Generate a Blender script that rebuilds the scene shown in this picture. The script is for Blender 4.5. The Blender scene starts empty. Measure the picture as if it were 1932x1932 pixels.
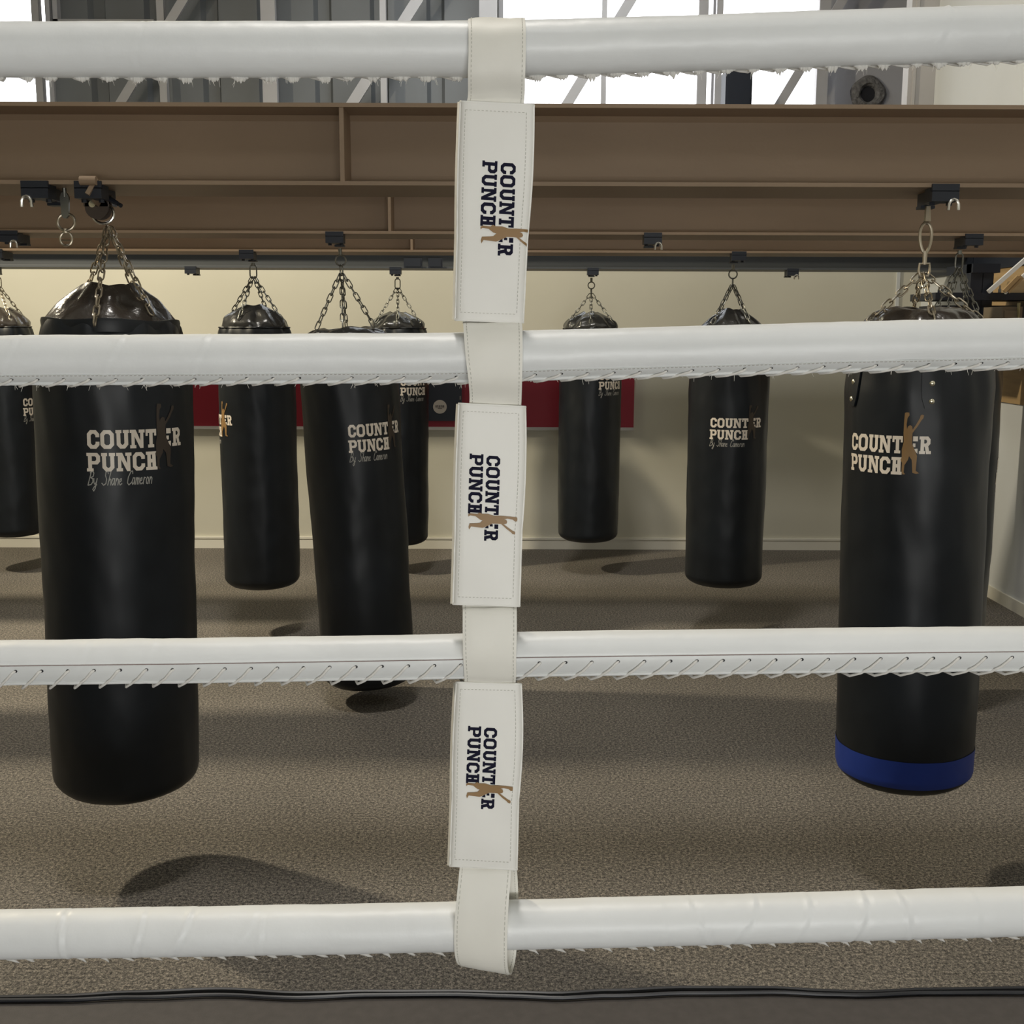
import bpy, math, random
from math import sin, cos, pi, radians as R
from mathutils import Vector, Matrix, noise
from mathutils.geometry import tessellate_polygon
random.seed(7)
sc = bpy.context.scene
C = sc.collection

# ------------------------------------------------------------------ camera
F = 2150.0
PITCH = 9.14
CAMZ = 1.67
RM = Matrix.Rotation(R(90 - PITCH), 3, 'X') @ Matrix.Rotation(R(0.2), 3, 'Z')
cam = bpy.data.cameras.new('camera')
co = bpy.data.objects.new('camera', cam)
C.objects.link(co)
co.location = (0, 0, CAMZ)
co.rotation_euler = RM.to_euler()
cam.sensor_width = 36
cam.lens = 36 * F / 1932
cam.clip_start = 0.02
sc.camera = co
O = Vector((0, 0, CAMZ))

def P(px, py, Y):
    d = RM @ Vector(((px - 966) / F, (966 - py) / F, -1))
    return O + d * (Y / d.y)

# ------------------------------------------------------------------ mesh helpers
class MB:
    def __init__(s):
        s.v = []; s.f = []; s.m = []
    def add(s, verts, faces, mi=0):
        b = len(s.v)
        s.v += [Vector(p) for p in verts]
        s.f += [tuple(i + b for i in f) for f in faces]
        s.m += [mi] * len(faces)
    def box(s, a, b, mi=0):
        (x0, y0, z0), (x1, y1, z1) = a, b
        s.add([(x0,y0,z0),(x1,y0,z0),(x1,y1,z0),(x0,y1,z0),(x0,y0,z1),(x1,y0,z1),(x1,y1,z1),(x0,y1,z1)],
              [(0,3,2,1),(4,5,6,7),(0,1,5,4),(1,2,6,5),(2,3,7,6),(3,0,4,7)], mi)
    def bar(s, p, q, w, h, up=(0, 1, 0), mi=0):
        p = Vector(p); q = Vector(q); d = (q - p).normalized(); u = Vector(up)
        a = d.cross(u).normalized(); b = a.cross(d).normalized()
        vs = []
        for c in (p, q):
            for sa, sb in ((-1,-1),(1,-1),(1,1),(-1,1)):
                vs.append(c + a * sa * w / 2 + b * sb * h / 2)
        s.add(vs, [(0,3,2,1),(4,5,6,7),(0,1,5,4),(1,2,6,5),(2,3,7,6),(3,0,4,7)], mi)
    def tube(s, path, r, n=8, closed=False, mi=0, caps=True):
        path = [Vector(p) for p in path]
        N = len(path)
        rr = r if isinstance(r, (list, tuple)) else [r] * N
        tang = []
        for i in range(N):
            if closed:
                t = path[(i + 1) % N] - path[i - 1]
            else:
                t = path[min(i + 1, N - 1)] - path[max(i - 1, 0)]
            tang.append(t.normalized() if t.length > 1e-9 else Vector((0, 0, 1)))
        up = Vector((0, 0, 1)) if abs(tang[0].z) < .9 else Vector((1, 0, 0))
        a = tang[0].cross(up).normalized()
        vs = []
        for i in range(N):
            t = tang[i]
            a = (a - t * a.dot(t))
            a = a.normalized() if a.length > 1e-6 else t.orthogonal().normalized()
            b = t.cross(a)
            for k in range(n):
                w = 2 * pi * k / n
                vs.append(path[i] + (a * cos(w) + b * sin(w)) * rr[i])
        fs = []
        M = N if closed else N - 1
        for i in range(M):
            j = (i + 1) % N
            for k in range(n):
                l = (k + 1) % n
                fs.append((i*n+k, i*n+l, j*n+l, j*n+k))
        if not closed and caps:
            fs.append(tuple(range(n - 1, -1, -1)))
            fs.append(tuple((N-1)*n + k for k in range(n)))
        s.add(vs, fs, mi)
    def grid(s, rows, closed=False, mi=0):
        n = len(rows[0]); fs = []
        vs = [p for r_ in rows for p in r_]
        for i in range(len(rows) - 1):
            for k in range(n if closed else n - 1):
                l = (k + 1) % n
                fs.append((i*n+k, i*n+l, (i+1)*n+l, (i+1)*n+k))
        s.add(vs, fs, mi)
    def disc(s, c, nrm, r, h, n=16, mi=0, r2=None):
        c = Vector(c); nrm = Vector(nrm).normalized()
        r2 = r if r2 is None else r2
        s.tube([c, c + nrm * h * .6, c + nrm * h], [r, r, r2], n, mi=mi)
    def build(s, name, mats, parent=None, local=True, angle=35):
        me = bpy.data.meshes.new(name)
        off = Vector((0, 0, 0))
        if parent is not None and not local:
            off = parent['_o'] if '_o' in parent else Vector((0, 0, 0))
            off = Vector(off)
        me.from_pydata([p - off for p in s.v], [], s.f)
        mats = mats if isinstance(mats, (list, tuple)) else [mats]
        for m in mats: me.materials.append(m)
        me.polygons.foreach_set('material_index', s.m)
        me.polygons.foreach_set('use_smooth', [True] * len(s.f))
        me.validate()
        try: me.set_sharp_from_angle(angle=R(angle))
        except Exception: pass
        me.update()
        o = bpy.data.objects.new(name, me)
        C.objects.link(o)
        if parent is not None: o.parent = parent
        return o

def tag(o, label, cat, group=None, kind=None):
    o['label'] = label; o['category'] = cat
    if group: o['group'] = group
    if kind: o['kind'] = kind
    return o
def thing(name, label, cat, loc, rot=(0, 0, 0), group=None):
    o = bpy.data.objects.new(name, None)
    o.empty_display_size = .05
    C.objects.link(o); o.location = loc; o.rotation_euler = rot
    OFF[o.name] = Vector(loc)
    return tag(o, label, cat, group)
OFF = {}
def part(mb, name, mats, root, world=True, angle=35, label=None, shift=None):
    """link a part under root; world: vertices are world coordinates"""
    if world:
        off = OFF.get(root.name, Vector((0, 0, 0))) if shift is None else shift
        mb.v = [p - off for p in mb.v]
    o = mb.build(name, mats, root, True, angle)
    OFF[o.name] = OFF.get(root.name, Vector((0, 0, 0)))
    if label: o['label'] = label
    return o
def struct(name, mb, mats):
    o = mb.build(name, mats); o['kind'] = 'structure'; return o

# ------------------------------------------------------------------ materials
def mat(name, col, rough=.5, metal=0., spec=.5, bump=None, var=None, coat=0, sheen=0):
    """bump=(scale,strength,dist)  var=(scale, amount[, stretch vec])"""
    m = bpy.data.materials.new(name); m.use_nodes = True
    nt = m.node_tree; N = nt.nodes; L = nt.links
    b = N['Principled BSDF']
    b.inputs['Base Color'].default_value = (*col, 1)
    b.inputs['Roughness'].default_value = rough
    b.inputs['Metallic'].default_value = metal
    b.inputs['Specular IOR Level'].default_value = spec
    if coat: b.inputs['Coat Weight'].default_value = coat
    tc = N.new('ShaderNodeTexCoord')
    if var:
        mp = N.new('ShaderNodeMapping'); L.new(tc.outputs['Object'], mp.inputs[0])
        if len(var) > 2: mp.inputs['Scale'].default_value = var[2]
        n = N.new('ShaderNodeTexNoise'); n.inputs['Scale'].default_value = var[0]; n.inputs['Detail'].default_value = 5
        L.new(mp.outputs[0], n.inputs['Vector'])
        mx = N.new('ShaderNodeMix'); mx.data_type = 'RGBA'
        a = var[1]
        mx.inputs['A'].default_value = (*[c * (1 - a) for c in col], 1)
        mx.inputs['B'].default_value = (*[min(1, c * (1 + a)) for c in col], 1)
        rp = N.new('ShaderNodeMapRange'); rp.inputs[1].default_value = .3; rp.inputs[2].default_value = .7
        L.new(n.outputs[0], rp.inputs[0]); L.new(rp.outputs[0], mx.inputs[0])
        L.new(mx.outputs['Result'], b.inputs['Base Color'])
    if bump:
        n = N.new('ShaderNodeTexNoise'); n.inputs['Scale'].default_value = bump[0]; n.inputs['Detail'].default_value = 4
        L.new(tc.outputs['Object'], n.inputs['Vector'])
        bp = N.new('ShaderNodeBump'); bp.inputs['Strength'].default_value = bump[1]; bp.inputs['Distance'].default_value = bump[2]
        L.new(n.outputs[0], bp.inputs['Height']); L.new(bp.outputs[0], b.inputs['Normal'])
    return m

VINYL = mat('white_vinyl', (.76, .775, .775), .42, bump=(60, .25, .002), var=(9, .035))
FLAP = mat('white_vinyl_flap', (.70, .715, .71), .45, bump=(80, .2, .001), var=(14, .04))
CREAM = mat('cream_canvas', (.80, .785, .72), .55, bump=(30, .25, .003), var=(12, .03))
SLEEVE = mat('cream_sleeve', (.82, .81, .765), .5, bump=(24, .2, .003), var=(10, .025))
STITCH = mat('grey_thread', (.42, .41, .38), .8)
SSTITCH = mat('cream_thread', (.50, .49, .44), .8)
BROWNST = mat('brown_thread', (.22, .16, .15), .8)
LACE = mat('lace_cord', (.74, .725, .69), .8, bump=(900, .5, .0005))
def fibre():
    m = bpy.data.materials.new('white_fibre'); m.use_nodes = True
    nt = m.node_tree; N = nt.nodes; L = nt.links; b = N['Principled BSDF']; b.inputs['Base Color'].default_value = (.95, .94, .91, 1); b.inputs['Roughness'].default_value = .9
    t = N.new('ShaderNodeBsdfTranslucent'); t.inputs[0].default_value = (.97, .96, .93, 1)
    mx = N.new('ShaderNodeMixShader'); mx.inputs[0].default_value = .5
    L.new(b.outputs[0], mx.inputs[1]); L.new(t.outputs[0], mx.inputs[2]); L.new(mx.outputs[0], N['Material Output'].inputs[0])
    return m
TUFT = fibre()
HOLE = mat('hole_dark', (.01, .01, .014), .6)
INK = mat('navy_ink', (.010, .010, .026), .8, spec=.15)
BRONZE = mat('bronze_ink', (.27, .155, .055), .5)
DBRONZE = mat('dark_bronze_foil', (.045, .032, .022), .42)
SILVER = mat('silver_print', (.78, .70, .60), .35)
DULLSILVER = mat('dull_silver_print', (.36, .35, .32), .45)
def bagmat():
    m = mat('black_vinyl', (.0055, .0080, .0115), .42, spec=.42, bump=(420, .12, .001), var=(6, .25))
    return m
BAG = bagmat()
CAP = mat('glossy_black_vinyl', (.045, .038, .032), .22, spec=.8, bump=(26, .35, .01))
BLUE = mat('royal_blue_vinyl', (.008, .035, .26), .5, bump=(200, .15, .001))
CAPG = mat('dark_grey_vinyl', (.026, .026, .025), .24, spec=.8, bump=(26, .35, .01))
BRACKET = mat('dark_brown_steel', (.075, .055, .042), .45)
CHAIN = mat('zinc_chain', (.50, .44, .34), .36, metal=.95)
DCHAIN = mat('dull_steel_chain', (.26, .26, .23), .42, metal=.9)
CHROME = mat('bright_steel', (.75, .73, .68), .25, metal=1)
BRASS = mat('rivet_metal', (.85, .80, .62), .25, metal=1)
BLACKSTEEL = mat('black_painted_steel', (.012, .016, .026), .45)
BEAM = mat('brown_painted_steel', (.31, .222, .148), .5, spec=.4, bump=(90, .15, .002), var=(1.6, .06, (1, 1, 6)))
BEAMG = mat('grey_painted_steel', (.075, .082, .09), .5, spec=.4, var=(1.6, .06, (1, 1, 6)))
WALL = mat('cream_wall_paint', (.56, .545, .46), .7, bump=(120, .1, .001), var=(1.3, .04))
WALLG = mat('grey_wall_paint', (.58, .60, .61), .7, bump=(120, .1, .001), var=(1.3, .04))
SKIRT = mat('skirting_paint', (.72, .70, .62), .45)
RED = mat('crimson_panel', (.27, .006, .024), .55, bump=(40, .1, .002))
POSTER = mat('navy_poster', (.006, .010, .022), .5)
POSTW = mat('poster_white', (.55, .50, .46), .6)
POSTD = mat('poster_print', (.16, .14, .13), .6)
CLAD = mat('grey_cladding', (.175, .185, .19), .6, var=(.8, .1))
FARGREY = mat('pale_grey_wall', (.42, .42, .44), .7, var=(1, .04))
POSTM = mat('galvanised_post', (.44, .43, .43), .5, var=(3, .06))
PLY = mat('plywood', (.40, .27, .13), .55, var=(3, .12, (1, 1, 10)))
PALEP = mat('pale_panel', (.72, .73, .72), .5)
CARD = mat('brown_card', (.20, .16, .11), .8)
YEL = mat('khaki_paint', (.36, .32, .16), .6)
CEIL = mat('ceiling_sheet', (.55, .55, .54), .7)
CANVAS = mat('ring_canvas', (.060, .053, .050), .75, bump=(500, .3, .001), var=(60, .12))
CORD = mat('black_cord', (.010, .011, .015), .4)
ROUGHP = mat('rough_plaster', (.16, .155, .15), .9, bump=(40, .8, .02), var=(25, .35))

def carpet():
    m = bpy.data.materials.new('speckled_carpet'); m.use_nodes = True
    nt = m.node_tree; N = nt.nodes; L = nt.links; b = N['Principled BSDF']
    b.inputs['Roughness'].default_value = .95; b.inputs['Specular IOR Level'].default_value = .15
    tc = N.new('ShaderNodeTexCoord')
    def nz(s, d, off=0):
        mp = N.new('ShaderNodeMapping'); mp.inputs['Location'].default_value = (off, off, 0)
        L.new(tc.outputs['Object'], mp.inputs[0])
        n = N.new('ShaderNodeTexNoise'); n.inputs['Scale'].default_value = s; n.inputs['Detail'].default_value = d
        L.new(mp.outputs[0], n.inputs['Vector']); return n
    a = nz(95, 6); c = nz(1.1, 3, 5); e = nz(230, 2, 9)
    ad = N.new('ShaderNodeMath'); ad.operation = 'MULTIPLY_ADD'; ad.inputs[1].default_value = .5
    L.new(e.outputs[0], ad.inputs[0])
    h = N.new('ShaderNodeMath'); h.operation = 'MULTIPLY'; h.inputs[1].default_value = .5
    L.new(a.outputs[0], h.inputs[0]); L.new(h.outputs[0], ad.inputs[2])
    rp = N.new('ShaderNodeValToRGB'); r = rp.color_ramp
    r.elements[0].position = .36; r.elements[0].color = (.034, .032, .031, 1)
    r.elements[1].position = .66; r.elements[1].color = (.37, .33, .275, 1)
    x = r.elements.new(.50); x.color = (.135, .124, .109, 1)
    L.new(ad.outputs[0], rp.inputs[0])
    mx = N.new('ShaderNodeMix'); mx.data_type = 'RGBA'; mx.blend_type = 'MULTIPLY'; mx.inputs[0].default_value = 1
    mr = N.new('ShaderNodeMapRange'); mr.inputs[1].default_value = .3; mr.inputs[2].default_value = .7
    mr.inputs[3].default_value = .86; mr.inputs[4].default_value = 1.12
    L.new(c.outputs[0], mr.inputs[0]); L.new(rp.outputs[0], mx.inputs['A']); L.new(mr.outputs[0], mx.inputs['B'])
    L.new(mx.outputs['Result'], b.inputs['Base Color'])
    bp = N.new('ShaderNodeBump'); bp.inputs['Strength'].default_value = .5; bp.inputs['Distance'].default_value = .004
    L.new(ad.outputs[0], bp.inputs['Height']); L.new(bp.outputs[0], b.inputs['Normal'])
    return m
CARPET = carpet()
def glassmat():
    m = bpy.data.materials.new('window_glass'); m.use_nodes = True
    nt = m.node_tree; N = nt.nodes; L = nt.links; N.clear()
    o = N.new('ShaderNodeOutputMaterial'); t = N.new('ShaderNodeBsdfTransparent'); g = N.new('ShaderNodeBsdfGlossy')
    g.inputs['Roughness'].default_value = .05; mx = N.new('ShaderNodeMixShader'); mx.inputs[0].default_value = .06
    L.new(t.outputs[0], mx.inputs[1]); L.new(g.outputs[0], mx.inputs[2]); L.new(mx.outputs[0], o.inputs[0])
    return m
GLASS = glassmat()

# ------------------------------------------------------------------ lettering (unit = cap height)
def q(x0, y0, x1, y1): return [(x0, y0), (x1, y0), (x1, y1), (x0, y1)]
def octring(x0, x1, y0, y1, tx, ty, c, skip=()):
    o = [(x0+c,y0),(x1-c,y0),(x1,y0+c),(x1,y1-c),(x1-c,y1),(x0+c,y1),(x0,y1-c),(x0,y0+c)]
    k = c * .45
    i = [(x0+tx+k,y0+ty),(x1-tx-k,y0+ty),(x1-tx,y0+ty+k),(x1-tx,y1-ty-k),(x1-tx-k,y1-ty),(x0+tx+k,y1-ty),(x0+tx,y1-ty-k),(x0+tx,y0+ty+k)]
    return [[o[a], o[(a+1)%8], i[(a+1)%8], i[a]] for a in range(8) if a not in skip]
def glyph(ch, w):
    t, h, s = .23, .2, .09   # stem, bar, serif overhang
    if ch == 'O': return octring(0, w, 0, 1, t, h, .2)
    if ch == 'C': return octring(0, w, 0, 1, t, h, .2, (2,)) + [q(w-t, .2, w, .38), q(w-t, .62, w, .8)]
    if ch == 'U':
        return octring(s*.6, w-s*.6, 0, 1, t, h, .2, (3, 4, 5, 2, 6)) + [q(s*.6, .19, s*.6+t, 1), q(w-s*.6-t, .19, w-s*.6, 1),
                q(-.0, .83, s*1.4+t, 1), q(w-s*1.4-t, .83, w, 1)]
    if ch == 'N':
        return [q(s, 0, s+t*.85, 1), q(w-s-t*.85, 0, w-s, 1), [(s, 1), (w-s-t*.9, 0), (w-s, 0), (s+t*1.15, 1)],
                q(0, 0, 2*s+t*.85, .17), q(w-2*s-t*.85, .83, w, 1), q(0, .83, s+t*.5, 1)]
    if ch == 'T':
        m = w / 2
        return [q(m-t/2, 0, m+t/2, 1), q(0, .8, w, 1), q(0, .64, .14, .82), q(w-.14, .64, w, .82), q(m-t/2-s, 0, m+t/2+s, .17)]
    if ch == 'H':
        return [q(s, 0, s+t, 1), q(w-s-t, 0, w-s, 1), q(s, .4, w-s, .6), q(0, 0, 2*s+t, .17), q(0, .83, 2*s+t, 1),
                q(w-2*s-t, 0, w, .17), q(w-2*s-t, .83, w, 1)]
    if ch in 'PR':
        lo = .38 if ch == 'P' else .42
        g = octring(s, w-(0 if ch == 'P' else .04), lo, 1, t, .18, .16, (5, 6, 7)) + [q(s, 0, s+t, 1), q(0, 0, 2*s+t, .17), q(0, .83, s+.05, 1),
            q(s+t*.5, lo, s+t+.12, lo+.18), q(s+t*.5, .82, s+t+.12, 1)]
        if ch == 'R': g += [[(w*.45, .5), (w*.62, 0), (w*.92, 0), (w*.75, .5)], q(w*.6, 0, w+.02, .17)]
        return g
    return []
TEXT = []
for ch, x0, x1 in (('C',0,.75),('O',.81,1.61),('U',1.71,2.51),('N',2.57,3.49),('T',3.55,4.27)):
    TEXT += [[(x + x0, y) for x, y in g] for g in glyph(ch, x1 - x0)]
TEXT3 = [[(x + 5.37, y) for x, y in g] for g in glyph('R', .78)]
TEXT3 += [q(4.95, .72, 5.27, 1), q(4.95, .38, 5.12, .6), [(5.0, .28), (5.27, 0), (5.27, .3), (5.2, .3)]]
TEXT2 = []
for ch, x0, x1 in (('P',-.07,.75),('U',.82,1.64),('N',1.71,2.63),('C',2.70,3.47),('H',3.54,4.27)):
    TEXT2 += [[(x + x0, y - 1.22) for x, y in g] for g in glyph(ch, x1 - x0)]
FIG = [(1075,700),(1110,690),(1160,695),(1168,740),(1130,790),(1115,900),(1130,980),(1145,930),(1185,908),(1225,925),(1238,985),
 (1300,900),(1370,790),(1385,740),(1415,728),(1452,740),(1440,790),(1400,830),(1340,920),(1240,1040),(1235,1100),(1240,1230),
 (1330,1400),(1345,1440),(1330,1690),(1400,1730),(1340,1745),(1265,1725),(1250,1560),(1240,1500),(1185,1440),(1170,1500),
 (1100,1600),(1090,1720),(1120,1755),(1070,1760),(1045,1720),(1050,1560),(1015,1510),(1040,1460),(1035,1330),(1070,1200),(1060,1040),(1065,850)]
FIG = [(4.27 + (x - 1050) / 300, (1400 - y) / 300) for x, y in FIG]
SCR = {
 'B': [[(0,0),(.5,1.9)],[(.3,1.8),(.7,2.05),(1.0,1.8),(.9,1.3),(.45,1.1),(.85,.95),(.9,.5),(.6,.1),(.05,0)]],
 'y': [[(0,1),(.05,.4),(.25,.1),(.5,.5),(.62,1)],[(.62,1),(.35,-.5),(.1,-.85),(-.1,-.6),(.2,-.2),(.6,.1)]],
 'S': [[(.95,1.7),(.8,2.05),(.5,1.95),(.45,1.4),(.7,.9),(.6,.25),(.2,0),(-.15,.3)]],
 'h': [[(0,0),(.45,2.0)],[(.1,.5),(.35,.95),(.55,.8),(.5,0)]],
 'a': [[(.5,.9),(.2,1),(0,.4),(.15,0),(.4,.3),(.52,1),(.5,0)]],
 'n': [[(0,0),(.15,1)],[(.08,.5),(.35,1),(.52,.8),(.48,0)]],
 'e': [[(.05,.45),(.35,.6),(.35,.95),(.12,.85),(0,.3),(.2,0),(.5,.2)]],
 'C': [[(.95,1.6),(.9,2.0),(.6,1.95),(.15,1.1),(.05,.3),(.35,-.05),(.8,.3)]],
 'm': [[(0,0),(.15,1)],[(.08,.5),(.3,1),(.4,.8),(.36,0)],[(.38,.5),(.6,1),(.7,.8),(.66,0)]],
 'r': [[(0,0),(.15,1)],[(.08,.5),(.25,.95),(.45,.9)]],
 'o': [[(.25,1),(.03,.6),(.08,.1),(.3,0),(.48,.5),(.42,.9),(.25,1)]]}
ADV = {'B':1.05,'y':.8,'S':.95,'h':.68,'a':.68,'n':.68,'e':.62,'C':.9,'m':.86,'r':.55,'o':.6,' ':.85}
def script_quads():
    out = []; x = 0; t = .075
    for ch in 'By Shane Cameron':
        for st in SCR.get(ch, []):
            st = [(px + x + py * .12, py) for px, py in st]
            for (ax, ay), (bx, by) in zip(st, st[1:]):
                dx, dy = bx - ax, by - ay; l = math.hypot(dx, dy) or 1
                nx, ny = -dy / l * t, dx / l * t
                ex, ey = dx / l * t * .6, dy / l * t * .6
                out.append([(ax-ex+nx, ay-ey+ny), (ax-ex-nx, ay-ey-ny), (bx+ex-nx, by+ey-ny), (bx+ex+nx, by+ey+ny)])
        x += ADV[ch]
    k = 3.95 / x
    return [[(px * k - .05, py * k * 1.12 - 1.96) for px, py in g] for g in out]
SIGN = script_quads()
def put_quads(mb, quads, fn, n=2, mi=0):
    for g in quads:
        rows = []
        for i in range(n + 1):
            a = i / n; row = []
            for j in range(n + 1):
                b = j / n
                x = (g[0][0]*(1-b)+g[1][0]*b)*(1-a) + (g[3][0]*(1-b)+g[2][0]*b)*a
                y = (g[0][1]*(1-b)+g[1][1]*b)*(1-a) + (g[3][1]*(1-b)+g[2][1]*b)*a
                row.append(fn(x, y))
            rows.append(row)
        mb.grid(rows, mi=mi)
def put_poly(mb, poly, fn, lev=2, mi=0):
    tris = tessellate_polygon([[Vector((x, y, 0)) for x, y in poly]])
    T = [tuple(Vector((*poly[i], 0)) for i in t) for t in tris]
    for _ in range(lev):
        n = []
        for a, b, c in T:
            ab, bc, ca = (a+b)/2, (b+c)/2, (c+a)/2
            n += [(a,ab,ca),(ab,b,bc),(ca,bc,c),(ab,bc,ca)]
        T = n
    for t in T:
        mb.add([fn(v.x, v.y) for v in t], [(0, 1, 2)], mi)

# ------------------------------------------------------------------ room
XR = 3.03; XL = -6.5; YB = 8.6; YF = 13.0; YN = -4.5; ZC = 9.7
b = MB(); b.box((XL-.2, YN-.2, -.1), (7.2, YF+.2, 0)); struct('floor', b, CARPET)
b = MB(); b.box((XL-.2, YN-.2, ZC), (7.2, YF+.2, ZC+.1)); struct('ceiling', b, CEIL)
b = MB(); b.box((XL-.2, YN, 0), (XL, YF, ZC)); struct('wall_left', b, WALL)
b = MB(); b.box((XL, YN-.2, 0), (XR+.2, YN, ZC)); struct('wall_rear', b, WALL)
b = MB(); b.box((XR, YN, 0), (XR+.16, YB+.1, ZC)); struct('wall_right', b, WALLG)
b = MB(); b.box((7.0, YB, 0), (7.2, YF, ZC)); b.box((XR+.1, YB-.1, 0), (7.2, YB, ZC)); struct('wall_far_right', b, FARGREY)
b = MB(); b.box((XL, YB, 0), (XR, YB+.12, 2.75)); struct('wall_back', b, WALL)
b = MB(); b.box((XL, YB-.014, 0), (XR, YB, .075)); b.box((XL, YB-.02, .075), (XR, YB, .09)); struct('baseboard_back', b, SKIRT)
b = MB(); b.box((XR-.014, YN, 0), (XR, YB-.02, .075)); struct('baseboard_right', b, SKIRT)
# wall panel joint near the right corner
jx = P(1693, 560, YB-.005).x
b = MB(); b.box((jx-.012, YB-.012, .09), (jx+.012, YB, 2.75)); struct('trim_1', b, WALLG)

# far wall with clerestory windows
def fx(px, py=100): return P(px, py, YF).x
WIN = [(XL, fx(97)), (fx(945), fx(1548))]
zlo, zhi = 3.3, 5.9
b = MB()
ribs = []
def cladding(b, x0, x1, z0, z1, mi=0, pitch=.62):
    """trapezoidal ribbed sheet"""
    n = max(1, round((x1 - x0) / pitch)); rows = [[], []]
    for i in range(n):
        a = x0 + (x1 - x0) * i / n; w = (x1 - x0) / n
        for dx, dy in ((0, 0), (.68, 0), (.74, .09), (.94, .09), (1, 0)):
            for r_, z in zip(rows, (z0, z1)): r_.append(Vector((a + w * dx, YF + dy, z)))
    b.grid(rows, mi=mi)
cladding(b, WIN[0][1], WIN[1][0], 0, ZC)
cladding(b, XL, WIN[0][1], 0, zlo); cladding(b, WIN[1][0], WIN[1][1], 0, zlo)
cladding(b, XL, WIN[0][1], zhi, ZC); cladding(b, WIN[1][0], WIN[1][1], zhi, ZC)
b.box((WIN[1][1], YF, 0), (7.2, YF+.15, ZC), 1)
b.box((XL, YF+.1, 0), (WIN[0][1], YF+.2, zlo)); b.box((WIN[1][0], YF+.1, 0), (WIN[1][1], YF+.2, zlo))
b.box((WIN[0][1], YF+.1, 0), (WIN[1][0], YF+.2, ZC))
struct('wall_far', b, [CLAD, FARGREY])
def window(name, x0, x1, muls):
    fr = MB(); w = .05
    for xa in (x0, x1): fr.box((xa-w/2, YF-.05, zlo), (xa+w/2, YF+.12, zhi))
    fr.box((x0, YF-.05, zlo), (x1, YF+.12, zlo+w)); fr.box((x0, YF-.05, zhi-w), (x1, YF+.12, zhi))
    for px0, px1 in muls:
        fr.box((fx(px0), YF-.06, zlo), (fx(px1), YF+.1, zhi))
    root = fr.build(name, POSTM); root['kind'] = 'structure'
    g = MB(); g.box((x0, YF+.03, zlo), (x1, YF+.036, zhi)); g.build('window_glass', GLASS, root)
window('window_1', WIN[0][0], WIN[0][1], [(-700, -680), (-300, -280)])
window('window_2', WIN[1][0], WIN[1][1], [(1342, 1350)])
# steel framing in front of the far wall (posts and braces)
YS = YF - .35
def post(label, p0, p1, w0, name='steel_post', deep=.08):
    yy = YS if name == 'steel_post' else YS - .07
    a = P(*p0, yy); c = P(*p1, yy); d = (c - a)
    a2 = a - d * 2.0 if name == 'steel_post' else a - d * .35
    c2 = c + d * .6 if name == 'steel_post' else c + d * .5
    if name == 'steel_post':
        a2 = Vector((c.x + (a.x-c.x)*1.0, YS, 0)); a2.x = c.x; c2 = Vector((c.x, YS, ZC))
    m = MB(); w = w0 * YS / F
    # C-channel: web plus two lips
    m.bar(a2, c2, w, .012, (0, 1, 0))
    dv = (c2 - a2).normalized(); s = Vector((dv.z, 0, -dv.x))
    for sg in (-1, 1):
        m.bar(a2 + s*sg*(w/2-.006) + Vector((0, deep/2, 0)), c2 + s*sg*(w/2-.006) + Vector((0, deep/2, 0)), .012, deep, (0, 1, 0))
    o = m.build(name, POSTM)
    tag(o, label, 'post' if name == 'steel_post' else 'brace', 'steel framing of the far wall')
post('thin grey steel post beside the left bright window, before the glass', (70, 180), (66, 20), 13)
post('thin grey steel post where the leftmost diagonal brace meets it', (312, 180), (302, 20), 13)
post('wide pale steel post midway across the dark cladding', (505, 180), (505, 20), 26)
post('thin grey steel post right of the wide pale one', (728, 180), (722, 20), 11)
post('wide grey steel post at the left edge of the large bright window', (921, 180), (921, 20), 32)
post('thin post in the middle of the left pane of the large bright window', (1143, 180), (1141, 20), 9)
post('grey steel post in the middle of the large bright window', (1328, 180), (1328, 20), 17)
post('thin grey steel post just right of the middle post of the bright window', (1361, 180), (1359, 20), 11)
post('grey steel post at the right edge of the large bright window', (1559, 180), (1557, 20), 20)
post('leftmost diagonal steel brace against the dark cladding', (231, 188), (345, 0), 16, 'diagonal_brace', .03)
post('diagonal steel brace left of the white hanging strap', (667, 191), (787, 0), 19, 'diagonal_brace', .03)
post('diagonal steel brace just right of the white hanging strap', (1072, 193), (1190, 0), 18, 'diagonal_brace', .03)
post('rightmost diagonal steel brace crossing the large bright window', (1473, 193), (1590, 0), 16, 'diagonal_brace', .03)
# horizontal rail on cladding
a = P(103, 43, YF-.08); c = P(292, 45, YF-.08)
m = MB(); m.box((a.x, YF-.12, a.z-.02), (c.x, YF-.02, a.z+.03)); m.box((a.x, YF-.12, a.z), (a.x+.05, YF-.02, ZC))
tag(m.build('steel_rail', POSTM), 'narrow grey ledge rail beside the left bright window', 'rail')
# dark box in front of window
a = P(1366, 136, YS-.3); c = P(1413, 215, YS-.3)
m = MB(); m.box((a.x, YS-.42, 0), (c.x, YS-.15, a.z)); m.box((a.x+.02, YS-.44, .2), (c.x-.02, YS-.42, a.z-.04))
tag(m.build('dark_cabinet', BLACKSTEEL), 'dark tall cabinet top standing out against the large bright window', 'cabinet')
m = MB(); m.tube([P(1409,230,YS-.5)+Vector((0,0,-1.2)), P(1409,230,YS-.5)], .0, 4)
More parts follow.
